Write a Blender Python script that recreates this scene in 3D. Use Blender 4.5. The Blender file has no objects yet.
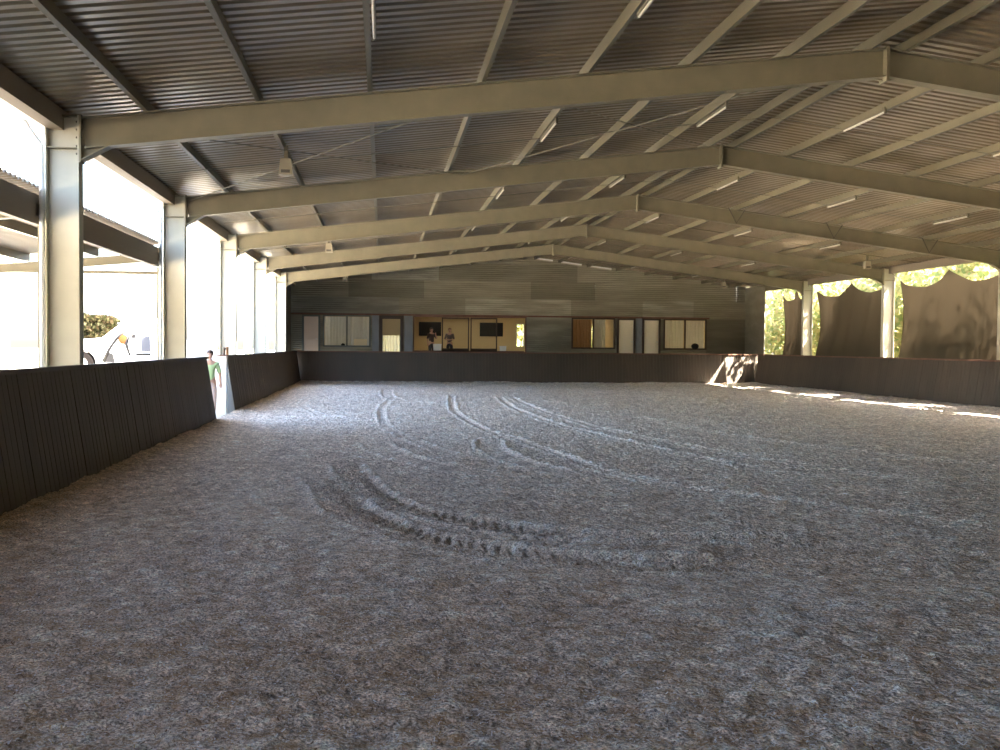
import bpy, math, random
import numpy as np
from mathutils import Vector, Matrix
random.seed(7); RNG = np.random.default_rng(11)
SC = bpy.context.scene; COL = SC.collection
PI = math.pi

# ------------------------------------------------------------------ camera
F_PX, YAW, PITCH, ROLL, CAM_H = 988.996, 0.11879, 0.02925, -0.008444, 1.7
def cam_dir(X, U, D):
    c, s = math.cos(ROLL), math.sin(ROLL); xr, u = c*X+s*U, -s*X+c*U
    c, s = math.cos(PITCH), math.sin(PITCH); d, z = c*D+s*u, -s*D+c*u
    c, s = math.cos(YAW), math.sin(YAW); return Vector((c*xr+s*d, -s*xr+c*d, z))
cd = bpy.data.cameras.new('camera'); cam = bpy.data.objects.new('camera', cd); COL.objects.link(cam)
r_, u_, f_ = cam_dir(1,0,0), cam_dir(0,1,0), cam_dir(0,0,1)
M = Matrix((r_, u_, -f_)).transposed().to_4x4(); M.translation = Vector((0,0,CAM_H))
cam.matrix_world = M
cd.sensor_fit = 'HORIZONTAL'; cd.sensor_width = 36; cd.lens = F_PX/1000*36
cd.clip_end = 500; cd.clip_start = .05
SC.camera = cam
SC.view_settings.view_transform = 'Standard'; SC.view_settings.look = 'None'
SC.view_settings.gamma = 1; SC.view_settings.use_curve_mapping = False
SC.view_settings.exposure = 2.2
SC.cycles.max_bounces = 10; SC.cycles.diffuse_bounces = 6; SC.cycles.transmission_bounces = 6
SC.cycles.transparent_max_bounces = 12
SC.cycles.sample_clamp_indirect = 12
SC.cycles.use_denoising = True

# ------------------------------------------------------------------ layout
XL, XR, HE, HR = -3.888, 18.04, 4.603, 5.965
XM = (XL+XR)/2; SL = (HR-HE)/(XM-XL)
FY = [13.45+6.88*i for i in range(-3, 6)]          # portal frames, the last is at the gable
YG = 47.85
def roof(x): return HR-SL*abs(x-XM)                # top of the rafters
PUR = 0.15                                          # purlin depth

# ------------------------------------------------------------------ materials
def mat(name, base, rough=.6, metal=0, noise=None, bump=None, spec=.5):
    """noise=(scale, colour2, stretch(x,y,z), low, high)"""
    m = bpy.data.materials.new(name); m.use_nodes = True
    nt = m.node_tree; b = nt.nodes['Principled BSDF']
    b.inputs['Base Color'].default_value = (*base, 1); b.inputs['Roughness'].default_value = rough
    b.inputs['Metallic'].default_value = metal; b.inputs['Specular IOR Level'].default_value = spec
    tc = nt.nodes.new('ShaderNodeTexCoord')
    if noise:
        sc, c2, st, lo, hi = noise
        mp = nt.nodes.new('ShaderNodeMapping'); mp.inputs['Scale'].default_value = st
        nt.links.new(tc.outputs['Object'], mp.inputs[0])
        n = nt.nodes.new('ShaderNodeTexNoise'); n.inputs['Scale'].default_value = sc; n.inputs['Detail'].default_value = 6
        nt.links.new(mp.outputs[0], n.inputs[0])
        r = nt.nodes.new('ShaderNodeMapRange'); r.inputs[1].default_value = lo; r.inputs[2].default_value = hi
        nt.links.new(n.outputs[0], r.inputs[0])
        mx = nt.nodes.new('ShaderNodeMix'); mx.data_type = 'RGBA'
        mx.inputs[6].default_value = (*base, 1); mx.inputs[7].default_value = (*c2, 1)
        nt.links.new(r.outputs[0], mx.inputs[0]); nt.links.new(mx.outputs[2], b.inputs['Base Color'])
    if bump:
        n = nt.nodes.new('ShaderNodeTexNoise'); n.inputs['Scale'].default_value = bump[0]; n.inputs['Detail'].default_value = 5
        nt.links.new(tc.outputs['Object'], n.inputs[0])
        bp = nt.nodes.new('ShaderNodeBump'); bp.inputs['Strength'].default_value = bump[1]; bp.inputs['Distance'].default_value = bump[2]
        nt.links.new(n.outputs[0], bp.inputs['Height']); nt.links.new(bp.outputs[0], b.inputs['Normal'])
    return m
STEEL = mat('painted_steel', (.225,.192,.122), .5, 0, (3, (.19,.163,.104), (1,1,1), .35, .7))
COLM = mat('column_steel_lit', (.50,.47,.37), .5, 0, (3, (.45,.42,.33), (1,1,1), .35, .7))  # frame steel, lightened: strong daylight on the columns is put into the colour
PURL = mat('purlin_steel', (.155,.132,.082), .45, .1, (2, (.13,.11,.07), (1,.3,1), .35, .7))
SHEET = mat('roof_sheet', (.285,.222,.145), .30, .42, (1.2, (.21,.165,.11), (1,1,1), .35, .65))
DARKSHEET = mat('lean_to_sheet', (.20,.16,.115), .6, .1)
PALEMETAL = mat('pale_metal', (.72,.74,.74), .45, .1)
RUBBER = mat('dark_board', (.074,.053,.036), .6, 0, (1.4, (.050,.037,.026), (1,1,.35), .3, .7))
TIMBER = mat('red_brown_timber', (.17,.075,.045), .6, 0, (4, (.11,.05,.03), (1,1,1), .3, .7))
DARKWOOD = mat('dark_brown_frame', (.055,.032,.02), .5)
CREAM = mat('cream_paint', (.62,.54,.38), .6)
YELLOW = mat('yellow_wall_paint', (.62,.49,.27), .7, 0, (.8, (.55,.43,.24), (1,1,1), .3, .7))
GREYPAINT = mat('grey_green_frame', (.12,.13,.11), .5)
BLACK = mat('black_plastic', (.008,.008,.009), .5, spec=.15)
WHITEP = mat('white_plastic', (.78,.78,.76), .45)
TUBE = mat('unlit_tube', (.50,.45,.38), .3)
CAR = mat('white_car_paint', (.85,.85,.85), .25)
TYRE = mat('tyre_rubber', (.006,.005,.005), .9, spec=.05)
WIRE = mat('galvanised_wire', (.22,.20,.15), .5, .3)
CONDUIT = mat('brown_conduit', (.17,.15,.11), .6)
DARKPIPE = mat('dark_conduit', (.10,.085,.065), .6)
BARK = mat('tree_bark', (.28,.22,.16), .9, 0, (5, (.15,.11,.08), (1,1,.3), .35, .7), (20,.6,.03))
CONC = mat('concrete', (.5,.48,.44), .9)
SKIN = mat('skin', (.52,.30,.21), .55)
HAIRM = mat('brown_hair', (.07,.04,.025), .6)
BLONDE = mat('light_brown_hair', (.25,.15,.07), .6)
TAN = mat('tan_leather', (.55,.25,.10), .6)
def cloth(name, c): return mat(name, c, .85)
GLASSM = bpy.data.materials.new('window_glass'); GLASSM.use_nodes = True
nt = GLASSM.node_tree; nt.nodes.clear()
o = nt.nodes.new('ShaderNodeOutputMaterial'); t = nt.nodes.new('ShaderNodeBsdfTransparent'); g = nt.nodes.new('ShaderNodeBsdfGlossy')
g.inputs['Roughness'].default_value = .03; fr = nt.nodes.new('ShaderNodeFresnel'); fr.inputs[0].default_value = 1.5
mx = nt.nodes.new('ShaderNodeMixShader'); nt.links.new(fr.outputs[0], mx.inputs[0]); nt.links.new(t.outputs[0], mx.inputs[1]); nt.links.new(g.outputs[0], mx.inputs[2]); nt.links.new(mx.outputs[0], o.inputs[0])
def translucent(name, c, tc, k, holes=None):
    m = bpy.data.materials.new(name); m.use_nodes = True; nt = m.node_tree; nt.nodes.clear()
    o = nt.nodes.new('ShaderNodeOutputMaterial'); d = nt.nodes.new('ShaderNodeBsdfDiffuse'); t = nt.nodes.new('ShaderNodeBsdfTranslucent')
    d.inputs[0].default_value = (*c,1); t.inputs[0].default_value = (*tc,1)
    mx = nt.nodes.new('ShaderNodeMixShader'); mx.inputs[0].default_value = k
    nt.links.new(d.outputs[0], mx.inputs[1]); nt.links.new(t.outputs[0], mx.inputs[2]); nt.links.new(mx.outputs[0], o.inputs[0])
    return m
SHADE = translucent('shade_cloth', (.125,.102,.070), (.026,.019,.012), .12)
BLIND = translucent('pale_blind', (.74,.73,.66), (.5,.48,.42), .4)
BROWNCURT = translucent('brown_curtain', (.40,.22,.10), (.35,.18,.08), .3)
LEAF = [translucent('leaf_olive', (.19,.19,.09), (.50,.48,.20), .5), translucent('leaf_green', (.11,.14,.06), (.32,.38,.15), .5),
        translucent('leaf_yellow', (.33,.29,.15), (.55,.45,.22), .45)]
GABLE = []
for k, (c, c2) in enumerate([((.22,.198,.14),(.28,.255,.19)), ((.155,.137,.096),(.20,.177,.128)), ((.25,.228,.17),(.41,.38,.30)), ((.20,.186,.148),(.31,.30,.245))]):
    GABLE.append(mat('weathered_sheet_%s' % 'abcd'[k], c, .6, .15, (1.0, c2, (.5,1,3), .42, .68)))

# ------------------------------------------------------------------ mesh builder
class MB:
    def __init__(s): s.v = []; s.f = []; s.mi = []; s.m = 0; s.smooth = False
    def add(s, vs, fs):
        n = len(s.v); s.v += [tuple(v) for v in vs]; s.f += [tuple(i+n for i in f) for f in fs]; s.mi += [s.m]*len(fs)
    def box(s, x0, x1, y0, y1, z0, z1):
        vs = [(x,y,z) for z in (z0,z1) for y in (y0,y1) for x in (x0,x1)]
        s.add(vs, [(0,2,3,1),(4,5,7,6),(0,1,5,4),(2,6,7,3),(0,4,6,2),(1,3,7,5)]); return s
    def cbox(s, c, d): return s.box(c[0]-d[0]/2,c[0]+d[0]/2,c[1]-d[1]/2,c[1]+d[1]/2,c[2]-d[2]/2,c[2]+d[2]/2)
    def sweep(s, prof, p0, p1, up=(0,0,1), cuts=None):
        """prof: closed polygon in (side, up) swept straight from p0 to p1"""
        p0, p1 = Vector(p0), Vector(p1); d = (p1-p0).normalized(); up = Vector(up)
        sd = d.cross(up).normalized(); u = sd.cross(d).normalized(); n = len(prof)
        vs = [p0+sd*a+u*b for a, b in prof]+[p1+sd*a+u*b for a, b in prof]
        s.add(vs, [tuple((i, (i+1)%n, n+(i+1)%n, n+i)) for i in range(n)]+[tuple(range(n))[::-1], tuple(range(n, 2*n))]); return s
    def isec(s, p0, p1, dep, wid, tf=.018, tw=.012, up=(0,0,1)):
        """I-section hanging below the line p0-p1"""
        for a, b, c, d in ((-wid/2, wid/2, -tf, 0), (-wid/2, wid/2, -dep, -dep+tf), (-tw/2, tw/2, -dep+tf, -tf)):
            s.sweep([(a,c),(b,c),(b,d),(a,d)], p0, p1, up)
        return s
    def tube(s, pts, r, n=8):
        pts = [Vector(p) for p in pts]; rs = r if isinstance(r, (list, tuple)) else [r]*len(pts)
        rings = []; base = len(s.v); prev = None
        for i, p in enumerate(pts):
            d = (pts[min(i+1,len(pts)-1)]-pts[max(i-1,0)]).normalized()
            ref = prev if prev is not None else (Vector((0,0,1)) if abs(d.z) < .9 else Vector((1,0,0)))
            a = (ref-d*ref.dot(d)).normalized(); prev = a; b = d.cross(a)
            rings += [p+(a*math.cos(2*PI*k/n)+b*math.sin(2*PI*k/n))*rs[i] for k in range(n)]
        fs = []
        for i in range(len(pts)-1):
            for k in range(n): fs.append((i*n+k, i*n+(k+1)%n, (i+1)*n+(k+1)%n, (i+1)*n+k))
        fs += [tuple(range(n))[::-1], tuple((len(pts)-1)*n+k for k in range(n))]
        s.add(rings, fs); return s
    def ball(s, c, r, n=10, h=6):
        rx, ry, rz = r if isinstance(r, (list, tuple)) else (r, r, r)
        vs = [(c[0], c[1], c[2]-rz)]
        for j in range(1, h):
            a = -PI/2+PI*j/h
            vs += [(c[0]+rx*math.cos(a)*math.cos(2*PI*k/n), c[1]+ry*math.cos(a)*math.sin(2*PI*k/n), c[2]+rz*math.sin(a)) for k in range(n)]
        vs.append((c[0], c[1], c[2]+rz)); L = len(vs)-1
        fs = [(0, 1+(k+1)%n, 1+k) for k in range(n)]
        for j in range(h-2):
            for k in range(n): fs.append((1+j*n+k, 1+j*n+(k+1)%n, 1+(j+1)*n+(k+1)%n, 1+(j+1)*n+k))
        fs += [(L, 1+(h-2)*n+k, 1+(h-2)*n+(k+1)%n) for k in range(n)]
        s.add(vs, fs); return s
    def grid(s, P):
        """P: rows of points"""
        n = len(P[0]); s.add([p for r in P for p in r], [(i*n+j, i*n+j+1, (i+1)*n+j+1, (i+1)*n+j) for i in range(len(P)-1) for j in range(n-1)]); return s
    def extrude_y(s, poly, y0, y1):
        """poly: (x,z) outline, thickness along y"""
        n = len(poly); s.add([(x,y0,z) for x,z in poly]+[(x,y1,z) for x,z in poly], [tuple(range(n)), tuple(range(n,2*n))[::-1]]+[(i, n+i, n+(i+1)%n, (i+1)%n) for i in range(n)]); return s

ROOTS = {}
def part(name, mb, mats, parent=None, origin=None, smooth=False, kind=None):
    """mb in world coordinates; mesh is stored relative to the thing's origin"""
    if parent is not None:
        org = Vector(ROOTS[parent.name])
    else:
        org = Vector(origin if origin is not None else (0,0,0))
    me = bpy.data.meshes.new(name)
    me.from_pydata([(v[0]-org.x, v[1]-org.y, v[2]-org.z) for v in mb.v], [], mb.f)
    mats = mats if isinstance(mats, (list, tuple)) else [mats]
    for m in mats: me.materials.append(m)
    if len(mats) > 1: me.polygons.foreach_set('material_index', mb.mi)
    if smooth: me.polygons.foreach_set('use_smooth', [True]*len(me.polygons))
    me.update()
    ob = bpy.data.objects.new(name, me); COL.objects.link(ob)
    if parent is not None: ob.parent = parent
    else: ob.location = org
    ROOTS[ob.name] = tuple(org)
    if kind: ob['kind'] = kind
    return ob
def tag(o, label, cat, group=None):
    o['label'] = label; o['category'] = cat
    if group: o['group'] = group
    return o
def thing(name, label, cat, loc, group=None):
    o = bpy.data.objects.new(name, None); o.empty_display_size = .2; COL.objects.link(o); o.location = loc
    ROOTS[o.name] = tuple(loc); return tag(o, label, cat, group)
def copy_tree(o, loc=None, label=None, parent=None):
    c = o.copy(); COL.objects.link(c)
    if parent is not None: c.parent = parent
    if loc is not None: c.location = loc; ROOTS[c.name] = tuple(loc)
    if label: c['label'] = label
    for ch in list(o.children): copy_tree(ch, parent=c)
    return c
ORD = ['nearest', 'second', 'third', 'fourth', 'fifth', 'sixth', 'seventh', 'eighth', 'ninth']

# ------------------------------------------------------------------ noise
def vnoise(x, y, scale, seed):
    r = np.random.default_rng(seed); T = r.random((512, 512))
    x = x/scale; y = y/scale; xi = np.floor(x).astype(int); yi = np.floor(y).astype(int); fx = x-xi; fy = y-yi
    fx = fx*fx*(3-2*fx); fy = fy*fy*(3-2*fy)
    g = lambda a, b: T[a % 512, b % 512]
    return (g(xi,yi)*(1-fx)+g(xi+1,yi)*fx)*(1-fy)+(g(xi,yi+1)*(1-fx)+g(xi+1,yi+1)*fx)*fy-.5

# ------------------------------------------------------------------ arena floor
XFL, XFR, YFE = -3.62, 17.56, 45.25
def steps(a, b, f):
    o = [a]
    while o[-1] < b: o.append(o[-1]+f(o[-1]))
    o[-1] = b; return np.array(o)
ys = np.concatenate([np.arange(-8, 3.4, .3), steps(3.4, YFE, lambda y: max(.024, .0026*y))])
xs = steps(XFL, XFR, lambda x: .028 if x < 6 else .05)
GX, GY = np.meshgrid(xs, ys)
near = np.clip(1.35-GY/16, .25, 1)
clump = vnoise(GX, GY, .11, 1)*.6+vnoise(GX, GY, .05, 2)*.55+vnoise(GX, GY, .23, 3)*.45
H = clump*.036+vnoise(GX, GY, .03, 12)*.012+vnoise(GX, GY, .9, 4)*.035+vnoise(GX, GY, 2.6, 5)*.05+vnoise(GX+9, GY, .45, 8)*.02
# tyre and harrow tracks: (polyline, half gap between wheels or 0, tread width, depth, chevrons)
TR = [([(-.80,13.0),(-.55,11.6),(-.32,10.3),(.17,9.1),(.96,8.1),(1.8,7.6),(3.1,7.4)], .24, .030, 1),
      ([(-.54,14.5),(-.30,12.6),(.04,10.9),(.54,9.9),(1.5,8.9),(2.6,8.5),(4.3,8.3)], .20, .026, 1),
      ([(-1.9,12.4),(-1.5,10.6),(-.75,9.2),(.1,8.0),(1.3,7.0)], .22, .018, 0),
      ([(-.2,17.8),(.25,15.2),(1.0,13.6),(1.6,13.1)], .25, .03, 0),
      ([(1.95,17.9),(1.80,16),(2.0,14.4),(2.6,12.9)], .22, .035, 0),
      ([(2.4,34.0),(1.9,26),(2.1,20),(2.49,17.7),(3.0,13.6),(4.1,10.9),(5.6,9.2)], .09, .030, 0),
      ([(3.9,33.0),(3.6,26),(4.0,20),(5.0,14.6),(6.3,11.7)], .09, .03, 0),
      ([(4.3,33.0),(4.2,26),(4.8,19),(6.2,13.8),(7.2,11.9)], .09, .028, 0),
      ([(6.2,24.0),(7.0,18),(8.4,14.2),(9.6,11.7)], .09, .028, 0),
      ([(.4,33.0),(0,26),(.2,20),(1.2,15)], .09, .022, 0),
      ([(-2.7,6.0),(-2.95,7.4),(-2.75,9.4),(-2.2,11.4)], .2, .012, 0),
      ([(-1.9,12.0),(-.9,9.6),(.6,7.9),(2.4,6.9),(4.4,6.4)], .5, .012, 0),
      ([(-2.3,33.0),(-2.2,28),(-1.3,24),(.4,22),(2.5,24)], .09, .02, 0),
      ([(.2,38.0),(.3,32),(1.4,29),(3.2,29)], .2, .02, 0)]
berm = np.zeros_like(GX)
for pts, hw, dep, chev in TR:
    P = []
    for i in range(len(pts)-1):
        p = [Vector(pts[max(i-1,0)]), Vector(pts[i]), Vector(pts[i+1]), Vector(pts[min(i+2,len(pts)-1)])]
        for k in range(8):
            t = k/8; P.append(.5*((2*p[1])+(p[2]-p[0])*t+(2*p[0]-5*p[1]+4*p[2]-p[3])*t*t+(3*p[1]-p[0]-3*p[2]+p[3])*t**3))
    P.append(Vector(pts[-1])); P = np.array([(p[0], p[1]) for p in P])
    m = (GX > P[:,0].min()-1) & (GX < P[:,0].max()+1) & (GY > P[:,1].min()-1) & (GY < P[:,1].max()+1)
    gx, gy = GX[m], GY[m]; D = np.full(gx.shape, 9.); S = np.zeros(gx.shape); L = 0
    for i in range(len(P)-1):
        a, b = P[i], P[i+1]; l = np.hypot(*(b-a)); e = (b-a)/l
        t = np.clip((gx-a[0])*e[0]+(gy-a[1])*e[1], 0, l); dx = gx-a[0]-t*e[0]; dy = gy-a[1]-t*e[1]
        d = np.hypot(dx, dy)*np.sign(dx*e[1]-dy*e[0]+1e-9); w = np.abs(d) < np.abs(D); D[w] = d[w]; S[w] = (L+t)[w]; L += l
    A = np.abs(D); fade = np.clip(np.minimum(S, L-S)/.6, 0, 1); dep = dep*(1.25 if chev else .62)
    ins = np.clip((hw-A)/.05, 0, 1); br = np.exp(-((A-hw-.04)/.042)**2)
    h = -ins*dep*.8+br*dep*1.0
    if chev: h += ins*dep*.55*np.sign(np.sin((S+A*.9)*2*PI/.15))
    H[m] = H[m]*(1-ins*.5*fade)+h*fade; berm[m] += br*fade*np.clip(dep/.03, .3, 1)
H += np.exp(-((GX-XFL)/.5)**2)*.05+np.exp(-((XFR-GX)/.5)**2)*.06+np.exp(-((YFE-GY)/.8)**2)*.05
NY, NX = GX.shape
me = bpy.data.meshes.new('floor')
vv = np.stack([GX, GY, H], -1).reshape(-1, 3).astype(np.float32)
ii = (np.arange(NY-1)[:,None]*NX+np.arange(NX-1)[None,:]).reshape(-1)
ff = np.stack([ii, ii+1, ii+NX+1, ii+NX], -1).astype(np.int32)
me.vertices.add(len(vv)); me.vertices.foreach_set('co', vv.reshape(-1))
me.loops.add(ff.size); me.loops.foreach_set('vertex_index', ff.reshape(-1))
me.polygons.add(len(ff)); me.polygons.foreach_set('loop_start', np.arange(0, ff.size, 4, dtype=np.int32))
me.update(calc_edges=True); me.polygons.foreach_set('use_smooth', np.ones(len(ff), bool))
# colour of the riding surface: white-grey fibre and sand over brown damp mulch
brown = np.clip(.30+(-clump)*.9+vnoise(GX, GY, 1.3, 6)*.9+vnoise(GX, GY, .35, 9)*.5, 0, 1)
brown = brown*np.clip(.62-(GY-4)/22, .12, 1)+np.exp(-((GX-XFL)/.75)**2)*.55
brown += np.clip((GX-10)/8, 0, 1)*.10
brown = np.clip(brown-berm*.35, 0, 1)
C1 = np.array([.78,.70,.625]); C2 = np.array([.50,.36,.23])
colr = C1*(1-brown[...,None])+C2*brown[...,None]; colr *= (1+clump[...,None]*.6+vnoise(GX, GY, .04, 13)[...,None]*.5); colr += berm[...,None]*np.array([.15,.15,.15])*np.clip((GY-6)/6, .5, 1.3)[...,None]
fleck = RNG.random(GX.shape); colr += ((fleck > .965)*.22*near)[...,None]
colr = np.concatenate([np.clip(colr, .02, .9), np.ones(GX.shape+(1,))], -1).astype(np.float32)
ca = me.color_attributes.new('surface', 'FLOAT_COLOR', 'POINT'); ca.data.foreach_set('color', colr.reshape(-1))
sand = mat('sand_and_fibre', (.4,.4,.4), .9, 0, None, (20, 1.0, .06), .2)
nt = sand.node_tree; NN = nt.nodes.new; LK = nt.links.new
vc = NN('ShaderNodeVertexColor'); vc.layer_name = 'surface'; tc = NN('ShaderNodeTexCoord')
def nz(scale, det, lo, hi, a, b, rough=.6):
    n = NN('ShaderNodeTexNoise'); n.inputs['Scale'].default_value = scale; n.inputs['Detail'].default_value = det; n.inputs['Roughness'].default_value = rough
    LK(tc.outputs['Object'], n.inputs[0]); r = NN('ShaderNodeMapRange'); r.inputs[1].default_value = lo; r.inputs[2].default_value = hi; r.inputs[3].default_value = a; r.inputs[4].default_value = b
    LK(n.outputs[0], r.inputs[0]); return r.outputs[0]
def mixc(kind, a, b, f=1.0):
    m = NN('ShaderNodeMix'); m.data_type = 'RGBA'; m.blend_type = kind; m.inputs[0].default_value = 1
    if isinstance(f, float): m.inputs[0].default_value = f
    else: LK(f, m.inputs[0])
    if isinstance(a, tuple): m.inputs[6].default_value = a
    else: LK(a, m.inputs[6])
    if isinstance(b, tuple): m.inputs[7].default_value = b
    else: LK(b, m.inputs[7])
    return m.outputs[2]
c = mixc('MULTIPLY', vc.outputs[0], nz(15, 9, .36, .64, .52, 1.42, .78))
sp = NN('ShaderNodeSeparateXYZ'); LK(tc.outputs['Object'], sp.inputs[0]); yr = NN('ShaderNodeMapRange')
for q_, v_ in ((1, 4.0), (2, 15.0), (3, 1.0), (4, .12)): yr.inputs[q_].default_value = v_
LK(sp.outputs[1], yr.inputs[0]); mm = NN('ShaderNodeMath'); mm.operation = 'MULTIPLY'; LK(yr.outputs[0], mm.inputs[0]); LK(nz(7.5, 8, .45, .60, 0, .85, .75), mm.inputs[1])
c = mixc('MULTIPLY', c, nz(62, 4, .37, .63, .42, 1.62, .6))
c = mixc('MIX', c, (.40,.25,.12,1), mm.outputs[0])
c = mixc('MIX', c, (.85,.84,.82,1), nz(80, 3, .59, .68, 0, .85, .5))
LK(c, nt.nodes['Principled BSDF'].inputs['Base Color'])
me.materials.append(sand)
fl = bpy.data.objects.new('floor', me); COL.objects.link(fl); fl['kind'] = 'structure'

# loose shreds of fibre on the near sand
N = 60000
fy = 3.5+RNG.random(N)**1.7*9; fx = -3.5+RNG.random(N)*(4.5+fy*.72); fx = np.clip(fx, -3.5, 9)
hh = np.interp(fy, ys, np.arange(NY)).astype(int); hw_ = np.interp(fx, xs, np.arange(NX)).astype(int)
fz = H[hh, hw_]+.006
an = RNG.random(N)*PI*2; ln = .003+RNG.random(N)**3*.010; wd = .0015+RNG.random(N)*.0025; tl = (RNG.random(N)-.3)*.8
ax = np.stack([np.cos(an), np.sin(an), tl], -1)*ln[:,None]; bx = np.stack([-np.sin(an), np.cos(an), (RNG.random(N)-.5)], -1)*wd[:,None]
c0 = np.stack([fx, fy, fz], -1)
fv = np.stack([c0-ax-bx, c0+ax-bx, c0+ax+bx, c0-ax+bx], 1).reshape(-1, 3).astype(np.float32)
me = bpy.data.meshes.new('loose_fibre'); me.from_pydata(fv.tolist(), [], [(4*i, 4*i+1, 4*i+2, 4*i+3) for i in range(N)])
fm = [mat('pale_fibre', (.80,.80,.82), .7), mat('straw_fibre', (.55,.42,.24), .8), mat('brown_fibre', (.20,.12,.07), .9)]
for m_ in fm: me.materials.append(m_)
me.polygons.foreach_set('material_index', RNG.choice([0,0,0,1,1,2], N).astype(np.int32)); me.update()
ob = bpy.data.objects.new('loose_fibre', me); COL.objects.link(ob); ob['kind'] = 'stuff'
tag(ob, 'pale and brown shredded fibre scattered over the near sand', 'fibre')

# ------------------------------------------------------------------ ground outside
def gz(x, y):
    if x < -5: return min(.8, max(0, (-x-5.2)*.30))*min(1, max(0, (y-18)/6))-.03
    return -.03
gm = MB()
gxs = [-90,-60,-40,-25,-18,-14,-11,-9,-8,-7,-6,-5.2,-4.4,-3.6]; gys = [-30,-10,0,10,18,20,22,24,28,36,45,60,90,160]
gm.grid([[(x, y, gz(x, y)) for x in gxs] for y in gys])
gm.grid([[(x, y, -.03) for x in (-3.6, 17.5)] for y in (-30, -8)])
GRAVEL = mat('pale_gravel', (.60,.55,.46), .95, 0, (.25, (.50,.45,.35), (1,1,1), .4, .65))
part('ground', gm, GRAVEL, kind='structure')
gm = MB(); gxs2 = [17.5,20,25,35,60,100]; gm.grid([[(x, y, -.03) for x in gxs2] for y in gys])
gm.grid([[(x, y, -.03) for x in (-3.6, 5, 17.5)] for y in (45.2, 60, 100, 160)])
part('ground_added_grass', gm, mat('low_bounce_grass', (.085,.085,.035), .95, 0, (.6, (.13,.105,.05), (1,1,1), .4, .65)), kind='structure')  # dark grass put in to cut sun bounce onto the ceiling

# ------------------------------------------------------------------ roof
def roof_sheet():
    mb = MB(); per = .2; prof = [(0,0),(.10,0),(.135,.024),(.165,.024)]
    y = FY[0]-.3; pts = []
    while y < YG+.1:
        for a, b in prof: pts.append((y+a, b))
        y += per
    pts.append((y, 0))
    for xa, xb in ((XL-.62, XM), (XM, XR+.62)):
        mb.grid([[(x, yy, roof(x)+PUR+b) for x in (xa, (xa+xb)/2, xb)] for yy, b in pts])
    mb.smooth = False; return mb
part('ceiling', roof_sheet(), SHEET, kind='structure')
rz = HR+PUR+.06; rc = MB().extrude_y([(XM-.3, rz-.3*SL), (XM, rz), (XM+.3, rz-.3*SL), (XM+.3, rz-.3*SL+.004), (XM, rz+.004), (XM-.3, rz-.3*SL+.004)], FY[0]-.3, YG+.2)
tag(part('ridge_cap', rc, SHEET), 'folded grey metal ridge cap along the top of the arena roof', 'ridge cap')

px_left = [-3.03,-1.60,-.14,1.31,2.76,4.20,5.63,6.82]; px_all = px_left+[2*XM-x for x in px_left]
def purlin(x, side):
    mb = MB(); y0, y1 = FY[0]-.25, YG+.05; z = roof(x); t = .004; w = .06; h = PUR
    s = -1 if x < 0 else 1
    up = (-SL if side < 0 else SL, 0, 1)
    prof = [(-t/2*0,0),(w*s,0),(w*s,.018),((w-t)*s,.018),((w-t)*s,t),(t*s,t),(t*s,h-t),((w-t)*s,h-t),((w-t)*s,h-.018),(w*s,h-.018),(w*s,h),(0,h)]
    mb.sweep([(a+0, b) for a, b in prof], (x, y0, z), (x, y1, z), up); return mb
wordsL = ['nearest the left eave','second in from the left eave','third in from the left eave, almost overhead','fourth in from the left eave','fifth in from the left eave','third left of the ridge','next left of the ridge pair','left one of the pair under the ridge']
for i, x in enumerate(px_all):
    side = -1 if i < 8 else 1
    w = wordsL[i % 8]
    if side > 0: w = w.replace('left eave', 'right eave').replace(', almost overhead', '').replace('left of', 'right of').replace('left one', 'right one')
    tag(part('roof_purlin', purlin(x, side), PURL, origin=(x, FY[3], roof(x))), 'long pale steel roof purlin, '+w, 'purlin', 'roof purlins')
for s, nm in ((-1,'left'), (1,'right')):
    x = XL-.30 if s < 0 else XR+.30
    mb = MB().box(x-.09, x+.09, FY[0]-.2, YG, HE-.16, HE+.10)
    tag(part('eave_beam', mb, DARKSHEET, origin=(x, FY[3], HE)), 'dark boxed steel eave beam running over the %s columns' % nm, 'beam')
    g = MB(); xe = x+s*.33
    g.sweep([(-.09,0),(.09,0),(.09,.14),(.08,.14),(.08,.012),(-.08,.012),(-.08,.14),(-.09,.14)], (xe, FY[0]-.3, HE-.06), (xe, YG, HE-.06))
    tag(part('roof_gutter', g, PALEMETAL, origin=(xe, FY[3], HE)), 'square metal gutter outside the %s eave' % nm, 'gutter')

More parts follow.
